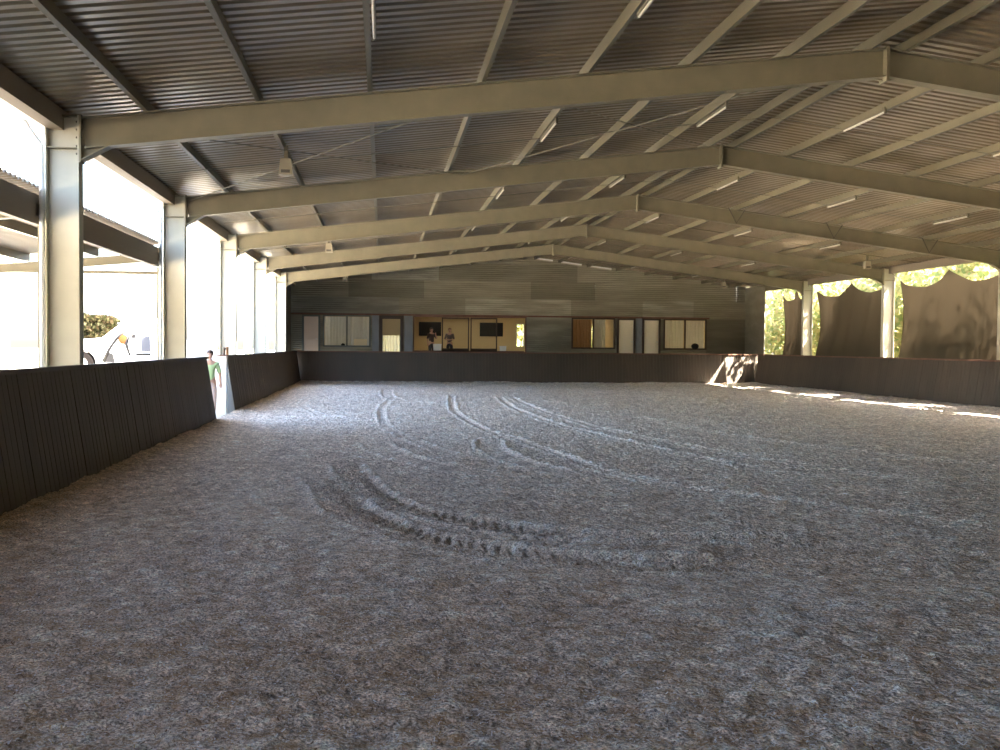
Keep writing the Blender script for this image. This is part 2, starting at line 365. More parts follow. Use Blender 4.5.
# ------------------------------------------------------------------ portal frames
CD = .42; RD = .40; FW = .19
def portal(i, Y):
    where = ['behind the viewer','just behind the viewer','over the near sand','closest one in view, spanning the top of the photo','second one in view','third one in view','fourth one in view','fifth one in view, in front of the gable wall','last one, tight against the gable wall'][i]
    t = thing('portal_frame', 'pale steel portal frame, '+where, 'steel frame', (XM, Y, 0), 'portal frames')
    for s in (-1, 1):
        xi = XL if s < 0 else XR; xo = xi+s*CD; ztop = roof(xi)
        c = MB().isec((xi, Y, 0), (xi, Y, ztop+.02), CD, FW, up=(-s,0,0))
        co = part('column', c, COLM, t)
        zb = ztop-RD
        for z in (zb, ztop+.01): part('stiffener', MB().box(min(xi,xo)+.02, max(xi,xo)-.02, Y-.09, Y+.09, z-.006, z+.006), STEEL, co)
        part('base_plate', MB().box(min(xi,xo)-.04, max(xi,xo)+.04, Y-.14, Y+.14, 0, .03), STEEL, co)
        if i == 3:
            for z in (ztop-.06, ztop-.16, ztop-.26, ztop-.37, ztop-.47): part('bolt', MB().tube([(xi-s*.03, Y-.055, z), (xi+s*.045, Y-.055, z)], .013, 6), DARKPIPE, co)
        r = MB(); xe = XM+s*.015
        r.isec((xi-s*.02, Y, roof(xi)), (xe, Y, roof(xe)), RD, FW)
        ro = part('rafter', r, STEEL, t)
        hp = MB()   # end plate and small haunch under the knee
        hp.box(min(xi, xi-s*.025), max(xi, xi-s*.025), Y-FW/2, Y+FW/2, ztop-RD-.18, ztop+.03)
        hp.extrude_y([(xi-s*.02, ztop-RD), (xi-s*.36, roof(xi-s*.36)-RD), (xi-s*.02, ztop-RD-.15)], Y-.01, Y+.01)
        a, b = (xi-s*.02, Y, ztop-RD-.15), (xi-s*.36, Y, roof(xi-s*.36)-RD-.004)
        hp.sweep([(-FW/2,-.006),(FW/2,-.006),(FW/2,.006),(-FW/2,.006)], a, b)
        part('haunch', hp, STEEL, ro)
    rp = MB().box(XM-.022, XM+.022, Y-.11, Y+.11, HR-RD-.07, HR+.02)
    rp.extrude_y([(XM-.02, HR-RD-.05), (XM+.02, HR-RD-.05), (XM+.16, HR-RD-.02), (XM-.16, HR-RD-.02)], Y-.01, Y+.01)
    part('ridge_plate', rp, STEEL, t)
    if i == 5:
        for x in (9.93, 12.83, 15.74):
            part('fly_brace', MB().tube([(x-.24, Y-.13, roof(x-.24)+.02), (x, Y-.11, roof(x)-RD+.02), (x+.24, Y-.13, roof(x+.24)+.02)], .014, 5), DARKPIPE, t)
for i, Y in enumerate(FY[:8]): portal(i, Y)

# ------------------------------------------------------------------ bracing rods, conduits
def rodz(x): return roof(x)-.07
YA, YB = FY[3], FY[4]
nodes = [XL+.05, 1.6, XM-.05]
for s in (-1,):
    for k in range(2):
        xa, xb = nodes[k], nodes[k+1]
        if s > 0: xa, xb = 2*XM-xa, 2*XM-xb
        for j, (p, q) in enumerate((((xa, YA), (xb, YB)), ((xa, YB), (xb, YA)))):
            dz = .02*j
            mb = MB().tube([(p[0], p[1], rodz(p[0])-dz), (q[0], q[1], rodz(q[0])-dz)], .008, 6)
            tag(part('brace_rod', mb, WIRE, origin=(p[0], p[1], rodz(p[0]))),
                'thin roof brace rod, %s pair, low end at the %s frame of its bay' % ('outer left' if k == 0 else 'inner', 'near' if j == 0 else 'far'), 'brace rod', 'roof brace rods')
bays = list(zip(FY[:-1], FY[1:]))
for i, (a, b) in enumerate(bays[1:]):
    if i < 2: continue
    y = a+4.15
    mb = MB().tube([(XL+.1, y, roof(XL+.1)-.015), (XM, y, roof(XM)-.015), (XR-.1, y, roof(XR-.1)-.015)], .010, 6)
    tag(part('electrical_conduit', mb, CONDUIT, origin=(XM, y, roof(XM))), 'dark conduit crossing under the purlins in roof bay %s' % ['before the nearest lights','of the nearest full lights row','of the first full bay','between second and third frames','between third and fourth frames','between fourth and fifth frames','between fifth frame and gable wall'][i], 'conduit', 'roof conduits')

# ------------------------------------------------------------------ strip lights
def strip_light(x, y0, y1, z, label):
    t = thing('strip_light', label, 'light', (x, (y0+y1)/2, z), 'roof strip lights')
    part('housing', MB().box(x-.022, x+.022, y0, y1, z-.03, z), PURL, t)
    part('tube', MB().tube([(x, y0+.03, z-.052), (x, y1-.03, z-.052)], .018, 8), TUBE, t)
    for y in (y0+.015, y1-.015): part('lamp_holder', MB().box(x-.02, x+.02, y-.015, y+.015, z-.075, z-.02), PURL, t)
    part('hanger', MB().box(x-.02, x+.02, y0+.02, y0+.09, z, z+.04), PURL, t)
    return t
lx = [(2.80,'under fifth purlin from the left'), (5.66,'just left of the ridge'), (8.43,'just right of the ridge'), (11.39,'midway down the right slope'), (14.30,'low on the right slope')]
proto = None
wb = ['nearest bay','first full bay','second full bay','third full bay','fourth full bay','last bay before gable']
for bi, y0 in enumerate([9.25, 15.95, 22.9, 29.7, 36.9, 43.2]):
    for x, w in ([(-.10,'almost overhead at the third purlin')] if bi == 0 else [])+lx:
        z = roof(x)-.035; lab = 'unlit strip light %s, %s' % (w, wb[bi])
        if proto is None: proto = strip_light(x, y0, y0+1.55, z, lab)
        else: copy_tree(proto, (x, y0+.775, z), lab)
for k, (xa, xb) in enumerate(((7.30,8.20),(8.62,9.62),(10.08,11.10))):
    za, zb = roof(xa)+.0, roof(xb)+.0; yy = YG-.35
    t = thing('gable_strip_light', 'pale strip light on the gable slope, %s of three right of the ridge' % ['uppermost','middle','lowest'][k], 'light', ((xa+xb)/2, yy, (za+zb)/2), 'gable strip lights')
    part('housing', MB().sweep([(-.04,.02),(.04,.02),(.04,.07),(-.04,.07)], (xa, yy, za), (xb, yy, zb)), WHITEP, t)
    part('tube', MB().tube([(xa, yy, za), (xb, yy, zb)], .03, 8), TUBE, t)
# box fittings hanging from purlins
BOXC = mat('cream_box', (.34,.29,.20), .6)
def fitting(x, y, z, label):
    t = thing('box_speaker', label, 'speaker', (x, y, z), 'box speakers under the roof')
    b = MB(); b.extrude_y([(x-.11, z-.13), (x+.11, z-.13), (x+.085, z+.13), (x-.085, z+.13)], y-.09, y+.10); part('cabinet', b, BOXC, t)
    part('grille', MB().box(x-.07, x+.07, y-.10, y-.089, z-.10, z-.05), DARKPIPE, t)
    br = MB().box(x-.03, x+.03, y-.03, y+.03, z+.125, z+.34); part('bracket', br, PURL, t)
    return t
fp = fitting(-1.56, 16.4, roof(-1.56)-.33, 'cream box speaker hanging by the left purlin in the first full bay')
for x, y, w in ((-1.58,29.8,'by the left purlin in the third full bay'), (-1.6,43.3,'by the left purlin beside the gable'), (15.55,44,'on the low right slope beside the gable'), (16.1,31.5,'on the low right slope in the third full bay')):
    copy_tree(fp, (x, y, roof(x)-.33), 'cream box speaker hanging '+w)

# ------------------------------------------------------------------ downpipes at the left columns
dp = None
for i in (3, 4):
    Y = FY[i]; xo = XL-CD
    if dp is None:
        mb = MB().tube([(-4.58,Y-.05,HE-.06),(-4.52,Y-.05,HE-.16),(xo-.05,Y-.05,HE-.38),(xo-.05,Y-.05,HE-.6),(xo-.05,Y-.05,.0)], .035, 8)
        dp = tag(part('downpipe', mb, PALEMETAL, origin=(xo, Y, 0), smooth=True), 'pale downpipe bending to the nearest left column', 'downpipe', 'left eave downpipes')
    else: copy_tree(dp, (xo, Y, 0), 'pale downpipe bending to the %s left column' % ORD[i-3])

# ------------------------------------------------------------------ kickboards
BH = 1.42; LEAN = .22
def kick_run(name, p0, p1, inward, label, caps=(True, True), rail=None):
    """leaning plank wall; inward = unit vector towards the arena at the base"""
    p0, p1 = Vector((*p0, 0)), Vector((*p1, 0)); inn = Vector((*inward, 0)); d = (p1-p0).normalized(); L = (p1-p0).length
    mid = (p0+p1)/2; t = thing(name, label, 'kickboard', tuple(mid), 'arena kickboards')
    n = max(1, round(L/.15)); w = L/n; mb = MB(); P0 = []; P1 = []
    for k in range(n):
        a = p0+d*(k*w+.006); b = p0+d*((k+1)*w-.006)
        off = inn*random.uniform(0, .006)
        for q in (a, b): pass
        th = inn*-.035; top = Vector((0,0,BH-.05))-inn*LEAN
        vs = [a+off, b+off, b+off+top, a+off+top, a+th, b+th, b+th+top, a+th+top]
        vs = [v+Vector((0,0,-.04)) if j in (0,1,4,5) else v for j, v in enumerate(vs)]
        mb.add(vs, [(0,1,2,3),(5,4,7,6),(4,0,3,7),(1,5,6,2),(3,2,6,7),(4,5,1,0)])
    e = inn*-.03; e2 = inn*-.05; tp = Vector((0,0,BH-.06))-inn*LEAN; z0 = Vector((0,0,-.04))
    mb.add([p0+e+z0, p1+e+z0, p1+e+tp, p0+e+tp, p0+e2+z0, p1+e2+z0, p1+e2+tp, p0+e2+tp], [(0,1,2,3),(5,4,7,6),(4,0,3,7),(1,5,6,2),(3,2,6,7),(4,5,1,0)])
    part('planking', mb, RUBBER, t)
    up = Vector((0,0,BH-.03))-inn*(LEAN+.01)
    part('top_rail', MB().sweep([(-.055,-.025),(.055,-.025),(.055,.025),(-.055,.025)], p0+up, p1+up), rail or TIMBER, t)
    for z in (.35, 1.15):
        rl = MB()
        o_ = Vector((0,0,z))-inn*(LEAN*z/BH+.07); rl.sweep([(-.03,-.05),(.03,-.05),(.03,.05),(-.03,.05)], p0+o_, p1+o_)
        part('back_rail', rl, TIMBER, t)
    for e, c, q in ((caps[0], -1, p0), (caps[1], 1, p1)):
        if e:
            a = q+d*c*.004; b = a+d*c*.02
            tri = [Vector((0,0,-.04)), Vector((0,0,BH-.05))-inn*LEAN, Vector((0,0,BH-.05))-inn*(LEAN+.06), Vector((0,0,-.04))-inn*(LEAN+.06)]
            m2 = MB(); m2.add([a+v for v in tri]+[b+v for v in tri], [(0,1,2,3),(7,6,5,4),(0,4,5,1),(1,5,6,2),(2,6,7,3),(3,7,4,0)])
            part('end_cap', m2, GATEGREY, t)
    return t
GATEGREY = mat('grey_end_panel', (.20,.20,.19), .6)
kick_run('kickboard', (-3.60,-7.5), (-3.60,22.3), (1,0), 'dark leaning plank kickboard along the near left side, before the gate gap', (False, False), RUBBER)
kick_run('kickboard', (-3.60,25.1), (-3.60,45.2), (1,0), 'dark leaning plank kickboard on the far left, beyond the white gate post', (True, False), RUBBER)
kick_run('kickboard', (17.55,-7.5), (17.55,45.2), (-1,0), 'dark leaning plank kickboard along the right side below the shade cloths', (False, False))
kick_run('kickboard', (-3.84,45.2), (17.79,45.2), (0,-1), 'long dark plank kickboard across the far end below the windows', (False, False))
# white gate post and hinges
t = thing('gate_post', 'white square gate post at the gap in the left kickboard', 'post', (-3.86, 24.75, 0))
part('post', MB().box(-3.95, -3.76, 24.65, 24.84, -.05, 1.40), WHITEP, t)
part('post_cap', MB().box(-3.98, -3.73, 24.62, 24.87, 1.40, 1.43), TIMBER, t)
part('latch_pin', MB().tube([(-3.83, 24.74, 1.43), (-3.83, 24.74, 1.56), (-3.80, 24.74, 1.60)], [.025,.03,.05], 8), DARKWOOD, t)
part('latch_pin', MB().tube([(-3.76, 24.80, 1.43), (-3.76, 24.80, 1.62)], .03, 8), TAN, t)
t = thing('side_gate', 'low pale tube gate folded open outside the left kickboard gap', 'gate', (-4.6, 23.4, 0))
for z in (.15, .45, .75, 1.05, 1.3): part('gate_rail', MB().tube([(-4.75, 22.0, z), (-4.40, 22.45, z)], .018, 8), WHITEP, t)
for q in ((-4.75,22.0),(-4.40,22.45)): part('upright', MB().tube([(*q,0),(*q,1.32)], .025, 8), WHITEP, t)

# ------------------------------------------------------------------ gable wall and rooms
def sheet_patch(mb, x0, x1, z0, z1, mi, y, fwd=-1):
    mb.m = mi; nx = max(1, int((x1-x0)/.5)); P = []; z = z0; k = 0
    prof = [(0,0),(.045,0),(.06,.022),(.085,.022)]
    zs = []
    while z < z1-1e-6:
        for a, b in prof:
            if z+a < z1: zs.append((z+a, b))
        z += .1
    zs.append((z1, 0))
    for z, b in zs: P.append([(x0+(x1-x0)*j/nx, y+fwd*b, min(z, roof(x0+(x1-x0)*j/nx)+PUR)) for j in range(nx+1)])
    mb.grid(P)
gw = MB(); rw = random.Random(5)
rows = [3.12, 3.97, 4.82, 5.67, 6.5]
XG0, XG1 = XL-.42, XR+.04
special = {(1,2): 1}
for r in range(4):
    x = XG0; j = 0; o_ = [1.9, 2.7, 1.2, 2.2][r]
    while x < XG1:
        w = o_ if j == 0 else rw.choice([2.6, 3.2, 3.6])
        xe = min(x+w, XG1); mi = rw.choice([0,0,1,2,3])
        if r == 1 and x < 1 < xe: mi = 1
        if r == 0 and x < 6 < xe: mi = 2
        sheet_patch(gw, x, xe, rows[r], rows[r+1]+.02, mi, YG+rw.uniform(0,.012)); x = xe; j += 1
# lower zone around the openings
OP = [(-3.78,-2.93,'d'), (-2.80,-.55,'w'), (-.15,1.02,'d'), (1.48,6.98,'w'), (9.22,11.40,'w'), (11.50,12.42,'d'), (12.78,13.70,'d'), (13.86,16.05,'w')]
HEAD = 3.12; SILLZ = 1.60; FLZ = .95
xprev = XG0
for a, b, k in OP:
    if a-xprev > .02: sheet_patch(gw, xprev, a, 0, HEAD, rw.choice([3,0]) , YG)
    if k == 'w' and not (a > 1 and b < 7): (sheet_patch(gw, a, b, 0, SILLZ+.01, 0, YG), gw.box(a, b, YG+.01, YG+.06, FLZ, SILLZ+.03))
    else: sheet_patch(gw, a, b, 0, FLZ+.45 if k == 'w' else FLZ, 0, YG)
    xprev = b
sheet_patch(gw, xprev, XG1, 0, HEAD, 1, YG)
part('wall_back', gw, GABLE, kind='structure')

def rect_frame(mb, a, b, z0, z1, y, w=.07, d=.1, bottom=True):
    mb.box(a, a+w, y-d/2, y+d/2, z0, z1); mb.box(b-w, b, y-d/2, y+d/2, z0, z1); mb.box(a, b, y-d/2, y+d/2, z1-w, z1)
    if bottom: mb.box(a, b, y-d/2, y+d/2, z0, z0+w)
    return mb
def window(n, a, b, z0, z1, frm, mulls=(.5,), glass=None, w=.07):
    y = YG-.03; o = part('window_%d' % n, rect_frame(MB(), a, b, z0, z1, y, w), frm, kind='structure', origin=((a+b)/2, y, z0))
    for k in mulls:
        x = a+(b-a)*k; part('mullion', MB().box(x-.04, x+.04, y-.04, y+.04, z0+w, z1-w), frm, o)
    for ga, gb in (glass or [(0,1)]):
        part('glass_pane', MB().box(a+(b-a)*ga+w, a+(b-a)*gb-w*.5, y-.004, y+.004, z0+w, z1-w), GLASSM, o)
    return o
def door(n, a, b, frm, leaf, glass=False):
    y = YG-.03; o = part('door_%d' % n, rect_frame(MB(), a, b, FLZ, HEAD, y, .09, .12, False), frm, kind='structure', origin=((a+b)/2, y, FLZ))
    if not glass:
        lf = MB().box(a+.09, b-.09, y, y+.04, FLZ, HEAD-.09); part('door_leaf', lf, leaf, o)
        part('door_handle', MB().box(b-.22, b-.12, y-.05, y, FLZ+1.0, FLZ+1.03), PALEMETAL, o)
    else:
        lf = rect_frame(MB(), a+.09, b-.09, FLZ, HEAD-.09, y+.02, .07, .04); part('door_leaf', lf, leaf, o)
        part('glass_pane', MB().box(a+.15, b-.15, y+.016, y+.024, FLZ+.1, HEAD-.95), GLASSM, o)
        part('door_blind', MB().box(a+.15, b-.15, y+.05, y+.056, HEAD-.95, HEAD-.15), BROWNDOOR, o)
    return o
SHEER = translucent('dimming_sheer', (.6,.54,.40), (.26,.235,.165), .6)
BROWNDOOR = cloth('tan_roller_blind', (.42,.31,.16))
PALEDOOR = mat('cream_door', (.84,.74,.56), .5)
PINKDOOR = mat('pinkish_door', (.66,.50,.37), .5)
door(1, *OP[0][:2], GREYPAINT, PINKDOOR)
window(1, *OP[1][:2], SILLZ, HEAD, GREYPAINT)
door(2, *OP[2][:2], DARKWOOD, DARKWOOD, True)
window(2, *OP[3][:2], FLZ+.42, HEAD, TIMBER, (), [(.0,.001)], .05)
window(3, *OP[4][:2], SILLZ, HEAD, DARKWOOD)
door(3, *OP[5][:2], DARKWOOD, PALEDOOR)
door(4, *OP[6][:2], DARKWOOD, PALEDOOR)
window(4, *OP[7][:2], SILLZ, HEAD, DARKWOOD)
# two sliding sashes of the big servery window
for a, b, w in ((2.86,4.19,'left'), (4.25,5.56,'right')):
    t = thing('sliding_sash', 'dark framed sliding sash, %s of two in the long servery window' % w, 'window sash', ((a+b)/2, YG, FLZ+.47), 'sliding sashes')
    part('sash_frame', rect_frame(MB(), a, b, FLZ+.47, HEAD-.06, YG+.03, .06, .04).box(a, b, YG+.01, YG+.05, FLZ+.47, FLZ+.62), DARKWOOD, t)
    part('glass_pane', MB().box(a+.06, b-.06, YG+.027, YG+.033, FLZ+.6, HEAD-.12), GLASSM, t)
tr = MB(); 
for a, b, k in OP:
    pass
tr.box(XG0, 16.2, YG-.07, YG-.02, HEAD, HEAD+.08)
part('trim_1', tr, TIMBER, kind='structure')
PT = mat('blue_grey_panel', (.24,.25,.27), .6, 0, (2,(.17,.175,.18),(1,1,.4),.35,.65))
for k, (a, b) in enumerate(((-.48,-.17),(1.06,1.44),(12.45,12.76))): part('trim_%d' % (2+k), MB().box(a, b, YG-.06, YG-.02, FLZ, HEAD), PT, kind='structure')
# rooms behind: floor, ceiling, cross walls, back wall with openings
YR = 51.6
rm = MB(); rm.box(XG0, XR, YG+.06, YR+.15, FLZ-.12, FLZ); part('floor_rooms', rm, CONC, kind='structure')
rm = MB(); rm.box(XG0, XR, YG+.06, YR+.15, HEAD+.15, HEAD+.2); part('ceiling_rooms', rm, CREAM, kind='structure')
bw = [( -2.2,-1.2,1.9,2.7),(.0,1.0,1.0,2.45),(7.0,7.42,1.66,2.88),(10.7,11.25,1.5,2.9),(14.4,15.6,1.7,2.7)]   # openings in the back wall
rb = MB(); x = XG0
for a, b, z0, z1 in bw:
    rb.box(x, a, YR, YR+.12, FLZ, HEAD+.15); rb.box(a, b, YR, YR+.12, FLZ, z0); rb.box(a, b, YR, YR+.12, z1, HEAD+.15); x = b
rb.box(x, XR, YR, YR+.12, FLZ, HEAD+.15); part('wall_rooms', rb, YELLOW, kind='structure')
ip = MB()
for x in (XG0+.03, -.35, 1.2, 7.9, 9.0, 11.45, 12.6, 13.78, 16.3, XR-.03): ip.box(x-.04, x+.04, YG+.06, YR, FLZ, HEAD+.15)
part('wall_partitions', ip, YELLOW, kind='structure')
for k, (a, b, z0, z1) in enumerate(bw):
    part('window_%d' % (5+k), rect_frame(MB(), a, b, z0, z1, YR+.06, .04, .1), WHITEP, kind='structure')
# wall screens
for a, b, w in ((1.89,3.05,'left'), (5.07,6.29,'right')):
    t = thing('wall_screen', 'flat dark screen on the yellow room wall, %s of the two' % w, 'screen', ((a+b)/2, YR-.05, 2.2), 'wall screens')
    part('casing', MB().box(a, b, YR-.06, YR-.005, 2.2, 2.92), BLACK, t); part('display', MB().box(a+.03, b-.03, YR-.063, YR-.06, 2.24, 2.89), mat('dark_display', (.02,.018,.016), .2), t)
# servery counter and tubs
t = thing('servery_counter', 'timber counter just inside the long servery window', 'counter', (4.2, YG+.45, FLZ))
part('counter_top', MB().box(1.55, 6.9, YG+.10, YG+.60, 1.42, 1.46), TIMBER, t)
part('counter_front', MB().box(1.6, 6.85, YG+.35, YG+.39, FLZ, 1.42), TIMBER, t)
for k, (a, b, z, w) in enumerate(((2.46,2.86,1.76,'in front of the left person'), (5.72,6.03,1.68,'at the right end of the counter'))):
    t = thing('white_tub', 'small white plastic tub on the counter, '+w, 'tub', ((a+b)/2, YG+.3, 1.46))
    c = (a+b)/2; h = (b-a)/2; m2 = MB(); m2.add([(c+sx*h*(.88 if q == 0 else 1), YG+.3+sy*h*.7, 1.46+q*(z-1.46)) for q in (0,1) for sx, sy in ((-1,-1),(1,-1),(1,1),(-1,1))], [(0,3,2,1),(4,5,6,7),(0,1,5,4),(1,2,6,5),(2,3,7,6),(3,0,4,7)])
    part('tub_body', m2, WHITEP, t); part('tub_lid', MB().box(a-.012, b+.012, YG+.3-h*.74, YG+.3+h*.74, z, z+.02), WHITEP, t)
# blinds and curtains inside the far windows
def pleats(x0, x1, z0, z1, y, n, amp):
    m2 = MB(); N_ = n*6; m2.grid([[(x0+(x1-x0)*j/N_, y+amp*math.sin(j/6*2*PI), z) for j in range(N_+1)] for z in (z0, (z0+z1)/2, z1)]); return m2
for a, b, z0, m_, lab in ((13.95,14.93,1.62,BLIND,'pale pleated blind in the rightmost window, left half'), (14.98,15.98,1.62,BLIND,'pale pleated blind in the rightmost window, right half'),
                       (9.30,10.26,1.62,BROWNCURT,'orange brown curtain in the left half of the window by the twin doors'), (10.34,10.95,1.62,BLIND,'grey pleated blind beside the bright slit, window by the twin doors'),
                       (-2.72,-1.72,1.62,BLIND,'pale blind in the left half of the leftmost window'), (-1.64,-.62,1.62,BLIND,'pale blind in the right half of the leftmost window')):
    tag(part('window_blind', pleats(a, b, z0, 3.04, YG+.13, 7, .018), m_, origin=((a+b)/2, YG+.13, z0), smooth=True), lab, 'blind', 'window blinds')
tag(part('window_blind', pleats(.02, .98, 1.0, 2.43, YR-.06, 6, .02), SHEER, origin=(.5, YR-.06, 1), smooth=True), 'sheer curtain added to dim daylight low through the glass door left of the servery', 'blind', 'window blinds')  # curtain put in to tone down the bright opening in the back wall
# small dark things on the sills
for x, r, lab in ((-1.86,.10,'small dark bag on the sill of the leftmost window'), (15.45,.20,'dark rounded cushion low in the rightmost window')):
    tag(part('sill_bag', MB().ball((x, YG+.04 if r < .15 else YG-.13, SILLZ+r*.75+.02), (r, .09 if r < .15 else .06, r*.75)), BLACK, origin=(x, YG, SILLZ+.02), smooth=True), lab, 'bag')
tag(part('notice_paper', MB().box(-1.35, -.72, YG-.008-.03, YG-.03, 1.68, 1.98), mat('cream_paper', (.75,.62,.38), .8), origin=(-1.0, YG, 1.68)), 'cream paper in the lower right corner of the leftmost window', 'paper')
# unseen ceiling lamps, added to light the rooms
for x, e, w in ((-2.2,3.5,'left room'), (2.9,2.6,'servery room, left side'), (5.6,2.6,'servery room, right side'), (10.2,3,'room by the twin doors'), (15.0,9,'right room')):
    ld = bpy.data.lights.new('added_room_light', 'AREA'); ld.shape = 'RECTANGLE'; ld.size = 1.0; ld.size_y = .3; ld.energy = e; ld.color = (1,.86,.62)
    t = thing('added_panel_lamp', 'unseen panel lamp added to light the '+w, 'lamp', (x, 49.9, HEAD+.15), 'added room lamps')
    part('lamp_body', MB().box(x-.52, x+.52, 49.73, 50.07, HEAD+.09, HEAD+.15), WHITEP, t)
    lo = bpy.data.objects.new('bulb', ld); lo.location = (0, 0, -.09); COL.objects.link(lo); lo.parent = t
# unseen cladding added along the near right bays to darken the roof steel
mR = MB().box(XR+.48, XR+.54, FY[0], FY[3]-.3, 0, HE+.1); part('wall_right_light_block', mR, GABLE[1], kind='structure')
# cladding of the last bay on both sides
m2 = MB(); m2.box(XL-.46, XL-.42, FY[7]+.1, YG, 1.2, HE+.1); part('wall_left', m2, GABLE[1], kind='structure')
mR = MB().box(XL-.42, XR+.42, FY[0]-.06, FY[0]-.02, -.1, 3.6); part('wall_front', mR, GABLE[1], kind='structure')
mR = MB().extrude_y([(XL-.42,3.6),(XR+.42,3.6),(XR+.42,roof(XR+.42)+.18),(XM,HR+.18),(XL-.42,roof(XL-.42)+.18)], FY[0]-.06, FY[0]-.02); part('wall_gable_front', mR, GABLE[1], kind='structure')
m2 = MB(); m2.box(XR+.02, XR+.06, 45.3, YG, 0, HE+.1); part('wall_right', m2, GABLE[0], kind='structure')

# ------------------------------------------------------------------ shade cloths on the right
def shade(y0, y1, lab, g0=.35, g1=.12, seed=0):
    rr = random.Random(seed); x = XR+.47; P = []; n = 40; mrow = 26
    L = y1-y0
    def top(u):     # tied at both ends and the middle
        s = abs(math.sin(u*2*PI)); return 4.22-.05-s**.8*.30+(.08 if .3 < u < .7 else 0)*0+.16*math.exp(-((u-.5)/.1)**2)
    for j in range(mrow+1):
        v = j/mrow; row = []
        for i in range(n+1):
            u = i/n; pinch = .30*math.sin(PI*min(1, v*1.05))**.8
            ya = y0+g0+pinch*.9*(1-v*.1); yb = y1-g1-pinch*.55
            zt = top(u); zb = 1.30
            wob = .05*math.sin(u*17+v*3+seed)*v+.035*math.sin(u*31+seed*2+v*5)
            row.append((x+wob+.10*math.sin(PI*v), ya+(yb-ya)*u, zb+(zt-zb)*v))
        P.append(row)
    t = thing('shade_cloth', lab, 'shade cloth', (x, (y0+y1)/2, 1.3), 'shade cloths on the right side')
    sh = part('cloth', MB().grid(P), SHADE, t, smooth=True)
    for u in (0, .5, 1):
        p = P[-1][int(u*n)]; part('tie_cord', MB().tube([p, (XR+.22, p[1]+(.12 if u == 1 else -.12 if u == 0 else 0), HE-.16)], .012, 5), WIRE, t)
    part('hem', MB().tube([r[0] for r in P], .012, 5), SHADE, t); part('hem', MB().tube([r[-1] for r in P], .012, 5), SHADE, t)
    return t
labs = {4:'grey brown shade cloth between second and third right columns, outside the frame edge', 5:'widest grey brown shade cloth, at the right edge of the photo', 6:'grey brown shade cloth left of the widest one, between two white-lit columns', 7:'narrowest grey brown shade cloth, nearest the gable wall'}
for i in range(3, 8):
    y0, y1 = FY[i], FY[i+1]
    if i == 7: y1 = 44.4
    shade(y0, y1, labs.get(i, 'grey brown shade cloth on the right side, '+['','beside the viewer','just ahead of the viewer','opposite the nearest left column'][min(i,3)]), g0=.15 if i < 7 else .1, g1=.35 if i < 7 else .1, seed=i)

# ------------------------------------------------------------------ lean-to outside left
def lz(x): return 3.52-.095*(-4.36-x)
LY = [FY[0], FY[1], FY[2], FY[3], FY[4]]
t = thing('lean_to_shed', 'open lean-to with sheet roof along the near left outside columns', 'shed', (-6.5, 10, 0))
P = []; y = FY[0]-.3; per = .16
while y < LY[-1]+.2:
    for a, b in ((0,0),(.05,0),(.075,.045),(.12,.045)): P.append([(x, y+a, lz(x)+.16+b) for x in (-4.40, -6.5, -9.2)])
    y += per
part('roof_sheet', MB().grid(P), DARKSHEET, t)
part('fascia_beam', MB().box(-4.52, -4.42, FY[0]-.2, LY[-1]+.1, 3.22, 3.60), DARKSHEET, t)
part('outer_beam', MB().box(-9.1, -9.0, FY[0]-.2, LY[-1]+.1, lz(-9)-.2, lz(-9)+.12), STEEL, t)
for Y in LY:
    part('rafter', MB().isec((-4.40, Y, lz(-4.4)-.02), (-9.05, Y, lz(-9.05)-.02), .17, .1), STEEL, t)
    part('post', MB().box(-9.1, -9.0, Y-.05, Y+.05, gz(-9.05, Y)-.02, lz(-9)-.2), STEEL, t)
    part('post', MB().box(-4.47, -4.38, Y+.12, Y+.21, -.03, 3.22), STEEL, t)
for x in (-5.6, -6.9, -8.1):
    part('purlin', MB().box(x-.03, x+.03, FY[0]-.2, LY[-1]+.1, lz(x)+.0, lz(x)+.15), PURL, t)
part('cross_rail', MB().box(-9.0, -4.4, LY[-1]-.03, LY[-1]+.03, 3.06, 3.12), STEEL, t)

